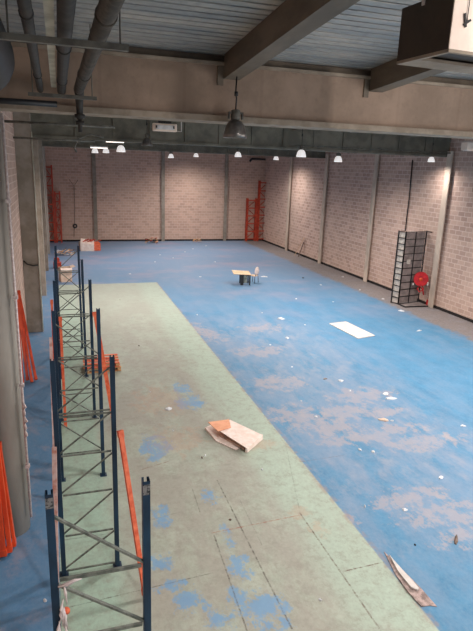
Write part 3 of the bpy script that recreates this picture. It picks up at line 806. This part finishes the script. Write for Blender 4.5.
# dark red crate behind the first far post
b = MB(); q = P(57.5, 268); b.box((q.x-.22, q.y-.2, 0), (q.x+.22, q.y+.2, .34), bevel=.02); b.box((q.x-.14, q.y-.12, .341), (q.x+.1, q.y+.12, .6), rot=Euler((0, 0, .3)))
tag(b.build('crate', 'orange_dk'), 'dark red crate on the floor at the far end of the racks', 'crate')

# leaning planks at the right wall
b = thing('plank', 'thin pale wooden plank leaning on the right wall near the far corner', 'plank', (15.85, 36.0, 0))
MB().bar((.0, -.0, .03), (.50, -.35, 1.35), .10, .03).build('board', 'woodlt', b)
b = thing('plank', 'short bare stick leaning on the right wall crossing the pale plank', 'plank', (15.95, 35.55, 0))
MB().bar((0, 0, .03), (.42, .12, 1.05), .07, .03).build('board', 'wooddk', b)

# ------------------------------------------------------------------ wire cage and hose reel
A = P(391, 302.5); D = P(398, 304.5); E_ = P(422, 301.5)
t = thing('wire_cage', 'tall black wire cage with grey panels against the right wall', 'cage', (D.x, D.y, 0))
o = t.location.copy(); HC = onX(400, 230.7, A.x).z
Ar, Er = A-o, E_-o; Ar.z = Er.z = 0; Dr = Vector((0, 0, 0))
if E_.x > XR-.08: Er = Er*((XR-.08-o.x)/Er.x)
def panel(a, b, rows, cols, name, infill, thick=.03):
    w = MB()
    for q in (a, b): w.bar((q.x, q.y, .0), (q.x, q.y, HC), thick*1.5, thick*1.5)
    for k in range(rows+1):
        z = .03+(HC-.06)*k/rows; w.bar((a.x, a.y, z), (b.x, b.y, z), thick, thick)
    for k in range(1, cols):
        m_ = a.lerp(b, k/cols); w.bar((m_.x, m_.y, .02), (m_.x, m_.y, HC-.02), thick, thick)
    o_ = w.build(name, 'black', t)
    nrm = (b-a).cross(Vector((0, 0, 1))).normalized()*.03
    if nrm.y < 0: nrm = -nrm
    w = MB(); w.bar(((a.x+b.x)/2+nrm.x, (a.y+b.y)/2+nrm.y, .05), ((a.x+b.x)/2+nrm.x, (a.y+b.y)/2+nrm.y, HC-.05), .01, 1)
    w.bm.free(); w = MB(); a2, b2 = a.lerp(b, .03)+nrm, a.lerp(b, .97)+nrm
    w.slab([(a2.x, a2.y), (b2.x, b2.y), (b2.x+nrm.x*.3, b2.y+nrm.y*.3), (a2.x+nrm.x*.3, a2.y+nrm.y*.3)], .06, HC-.06)
    w.build('infill_panel', infill, o_)
    return o_
panel(Dr, Er, 10, 2, 'mesh_door', 'greyp')
panel(Ar, Dr, 12, 1, 'side_mesh', 'lightp')
m_ = Dr.lerp(Er, .25); w = MB(); w.box((m_.x-.1, m_.y-.05, HC*.56), (m_.x+.1, m_.y-.02, HC*.56+.22)); w.build('lock_box', 'lightp', t)
w = MB(); f1 = P(405, 307.5)-o; f2 = P(431, 306.5)-o; f2 = Vector((min(f2.x, XR-.06-o.x), f2.y, 0))
w.bar((0, 0, .03), (f1.x, f1.y, .03), .05, .05); w.bar((f1.x, f1.y, .03), (f2.x, f2.y, .03), .05, .05); w.build('base_rail', 'black', t)
w = MB(); w.bar((Er.x, Er.y, HC-.02), (XR-.05-o.x, Er.y-.35, HC-.02), .04, .04); w.build('wall_tie', 'black', t)
w = MB(); w.slab([(0.05, .05), (f1.x, f1.y+.05), (f2.x, f2.y+.05), (f2.x, f2.y+.5), (Er.x, Er.y-.03)], .003, .012); w.build('floor_plate', 'greyp', t)
# cable down the wall to the cage
b = MB(); b.tube([onX(412.5, 160, XR-.06), onX(409.5, 195, XR-.06), onX(405.2, 231, XR-.06)], .028, 8)
tag(b.build('cable', 'black'), 'black cable running down the right wall to the top of the wire cage', 'cable')

hc = onY(421, 279, 21.45)
t = thing('fire_hose_reel', 'red fire hose reel mounted at the right wall in front of the wire cage', 'hose reel', (hc.x, hc.y, hc.z), R(55))
sc_ = .33
w = MB(); w.lathe([(0, -.10), (sc_, -.10), (sc_, -.075), (.13, -.075), (.13, .075), (sc_, .075), (sc_, .10), (0, .10)], (0, 0, 0), 28, 'X', False); w.build('drum', 'red', t)
w = MB()
for k in range(4): w.lathe([(.19+.03*math.cos(a_*math.pi/3), -.045+.03*k+.02*math.sin(a_*math.pi/3)) for a_ in range(7)], (0, 0, 0), 24, 'X')
w.build('hose_coil', 'red', t)
w = MB(); w.box((.10, -.06, -.12), (.30, .06, .12)); w.build('wall_bracket', 'black', t)
w = MB(); w.lathe([(0, -.12), (.07, -.12), (.08, -.1)], (0, 0, 0), 12, 'X'); w.build('hub', 'orange', t)
w = MB(); w.tube([(-.0, -.1, -.3), (.0, -.16, -.48), (.03, .0, -.62), (.05, .12, -.5), (.04, .02, -.36), (.02, -.14, -.5), (.02, -.2, -.75)], .03, 8); w.build('hanging_hose', 'red', t)
w = MB(); w.box((-.13, .29, -.30), (-.05, .35, -.20)); w.box((-.13, -.35, -.26), (-.05, -.29, -.10)); w.build('corner_tab', 'white', t)
q = P(430, 305.5)
b = MB(); b.box((q.x-.12, q.y-.13, 0), (min(q.x+.16, XR-.03), q.y+.15, .26), bevel=.02); b.box((q.x-.03, q.y-.03, .26), (q.x+.05, q.y+.05, .34))
tag(b.build('metal_box', 'red'), 'small red box on the floor below the hose reel', 'box')

# plastic film caught on the first frame's lower brace
w = MB()
rnd = random.Random(11)
base = onY(61, 577, 7.25)
for k in range(9):
    z0 = 2.15+rnd.uniform(-.25, .22); x0 = -.15+rnd.uniform(-.03, .03)
    w.tube([(x0, 4.20, z0+.12), (x0+rnd.uniform(-.03, .03), 4.175, z0+.04), (x0+rnd.uniform(-.03, .05), 4.185, z0-.10)], [.004, .013, .003], 5)
w.tube([(-.17, 4.19, 2.46), (-.09, 4.18, 2.48), (-.03, 4.185, 2.50), (.03, 4.19, 2.50)], [.008, .02, .014, .004], 6)
tag(w.build('plastic_film', 'film'), 'pinkish white plastic film knotted on the brace of the nearest rack frame', 'plastic')
b = MB(); q = P(66, 612); b.lathe([(0, .05), (.04, .05), (.055, .03), (.055, .0), (0, .0)], (q.x, q.y, .001), 14)
tag(b.build('cap', 'orange_worn'), 'small round orange cap on the green floor under the nearest rack', 'cap')

# paper and film scraps on the floor
def scrap(px, py, w_, label, mat='paper', group=None, cat='litter', seed=0, asp=.5):
    rnd = random.Random(seed*7+int(px)); p = P(px, py); bm_ = MB(); n_ = 7
    c = bm_.bm.verts.new((0, 0, .02+w_*.12)); ring = []
    for k in range(n_):
        a_ = 2*math.pi*k/n_; r_ = w_*.5*rnd.uniform(.5, 1.1)
        ring.append(bm_.bm.verts.new((r_*math.cos(a_), r_*asp*1.6*math.sin(a_), rnd.uniform(.003, .03))))
    lo = [bm_.bm.verts.new((v.co.x, v.co.y, .001)) for v in ring]
    for k in range(n_):
        bm_.bm.faces.new((c, ring[k], ring[(k+1) % n_])); bm_.bm.faces.new((ring[k], lo[k], lo[(k+1) % n_], ring[(k+1) % n_]))
    bm_.bm.faces.new(lo)
    o_ = bm_.build('litter_scrap', mat, None, (p.x, p.y, 0)); o_.rotation_euler.z = rnd.uniform(0, 3.1)
    return tag(o_, label, cat, group)
scrap(168, 409, .22, 'white paper scrap on the green strip up and left of the flattened carton', asp=.6)
scrap(281, 319, .55, 'white crumpled scrap on the blue floor left of the white panel', asp=.3)
scrap(287, 338, .28, 'white scrap on the blue floor just below the long crumpled one', asp=.35)
scrap(341, 381, .22, 'small white paper scrap below the white panel on the blue floor')
scrap(386, 394, .22, 'upper white scrap of two lying together on the blue floor at the right')
scrap(391, 399, .38, 'lower and wider white scrap of two lying together on the blue floor at the right', asp=.3)
scrap(401, 311, .32, 'white scrap on the floor at the foot of the wire cage', asp=.4)
scrap(45, 601, .09, 'white scrap on the blue floor left of the nearest rack frame')
scrap(264, 277, .45, 'pale scrap on the blue floor right of the small table', asp=.3)
scrap(365, 507, .10, 'curled white scrap on the blue floor beside the green edge', asp=.25)
scrap(404, 510, .14, 'white scrap on the blue floor low at the right')
scrap(441, 478, .20, 'white scrap with two points on the blue floor near the right edge', asp=.3)
scrap(325, 379, .14, 'speckled grey scrap left of the small white paper scrap', 'greyp')
scrap(384, 420, .35, 'flat brownish scrap on the worn blue floor at the right', 'carton', asp=.3)
scrap(463, 426, .15, 'white scrap on clean blue floor at the far right edge')
scrap(419, 331, .3, 'pale scrap on the blue floor near the right wall margin', asp=.25)
scrap(373, 452, .12, 'tiny white scrap on the blue floor, between worn patches')
scrap(303, 278, .22, 'black scrap on the blue floor towards the right wall', 'black')
scrap(415, 545, .05, 'tiny black scrap on the blue floor above the splintered plank', 'black')
scrap(456, 540, .28, 'dark thin scrap on the worn patch at the lower right', 'wooddk', asp=.15)
scrap(343, 277, .2, 'white scrap at the foot of the right wall, between two columns')
small = [(130, 274), (155, 262), (200, 277), (197, 315), (173, 258), (160, 255), (185, 252), (193, 249), (206, 246), (215, 262), (262, 313), (296, 299), (321, 285), (350, 391),
         (301, 401), (316, 417), (392, 421), (360, 450), (292, 367), (270, 345), (305, 325), (333, 302), (360, 290), (383, 299)]
for i, (x, y) in enumerate(small):
    scrap(x, y, .10 if y > 300 else .17, 'tiny white litter scrap scattered loose on the blue floor', 'paper', 'tiny scraps on the blue floor', seed=i, asp=.5)
smallg = [(139, 346), (170, 350), (188, 351), (202, 458), (173, 431), (150, 392), (120, 300), (133, 318), (205, 456), (230, 520), (262, 470), (320, 600)]
for i, (x, y) in enumerate(smallg):
    scrap(x, y, .06, 'tiny litter scrap scattered loose on the green strip', 'paper' if i % 3 else 'wooddk', 'tiny scraps on the green strip', seed=i+50)

# added flood lamp out of view, brightens the ventilation box front and girder
t = thing('floodlight', 'added unseen fill lamp under the roof beam above and right of the camera', 'light', (5.28, 1.2, zroof(1.2)-.62))
MB().box((-.18, -.14, 0), (.18, .0, .22), bevel=.015).build('housing', 'strut', t)
MB().box((-.16, .0, .02), (.16, .006, .20)).build('lens', 'lit', t)
MB().box((-.03, -.09, .22), (.03, -.05, .259)).build('bracket', 'strut', t)
ld = bpy.data.lights.new('box_fill_light', 'SPOT'); ld.energy = 420; ld.spot_size = R(72); ld.spot_blend = .5; ld.shadow_soft_size = .12; ld.color = (1, .92, .86)
lo = bpy.data.objects.new('box_fill_light', ld); col.objects.link(lo); lo.parent = t; lo.location = (0, .05, .11)
lo.rotation_euler = (R(83), 0, R(-4))
# ------------------------------------------------------------------ daylight, added fill and world
W_ = bpy.data.worlds.new('world'); C.world = W_; W_.use_nodes = True
W_.node_tree.nodes['Background'].inputs[0].default_value = (.80, .88, 1, 1)
W_.node_tree.nodes['Background'].inputs[1].default_value = .18
def area(name, loc, rot, sx, sy, e, c=(1, 1, 1)):
    ld = bpy.data.lights.new(name, 'AREA'); ld.shape = 'RECTANGLE'; ld.size = sx; ld.size_y = sy; ld.energy = e; ld.color = c
    lo = bpy.data.objects.new(name, ld); col.objects.link(lo); lo.location = loc; lo.rotation_euler = rot; return lo
# daylight through the loading door in the right wall, beside the camera
area('door_daylight', (XR+.15, 4.2, 2.3), (0, R(90), 0), 4.4, 5.8, 520, (1, .95, .90))
# added fill at the unbuilt near end, aimed to brighten the ventilation box front
area('open_end_fill', (11.0, YN-.1, 4.6), (R(90), 0, R(8)), 8, 5, 240, (1, .94, .90))

C.view_settings.view_transform = 'Standard'; C.view_settings.look = 'None'
C.view_settings.gamma = 1; C.view_settings.use_curve_mapping = False
C.view_settings.exposure = 0.5
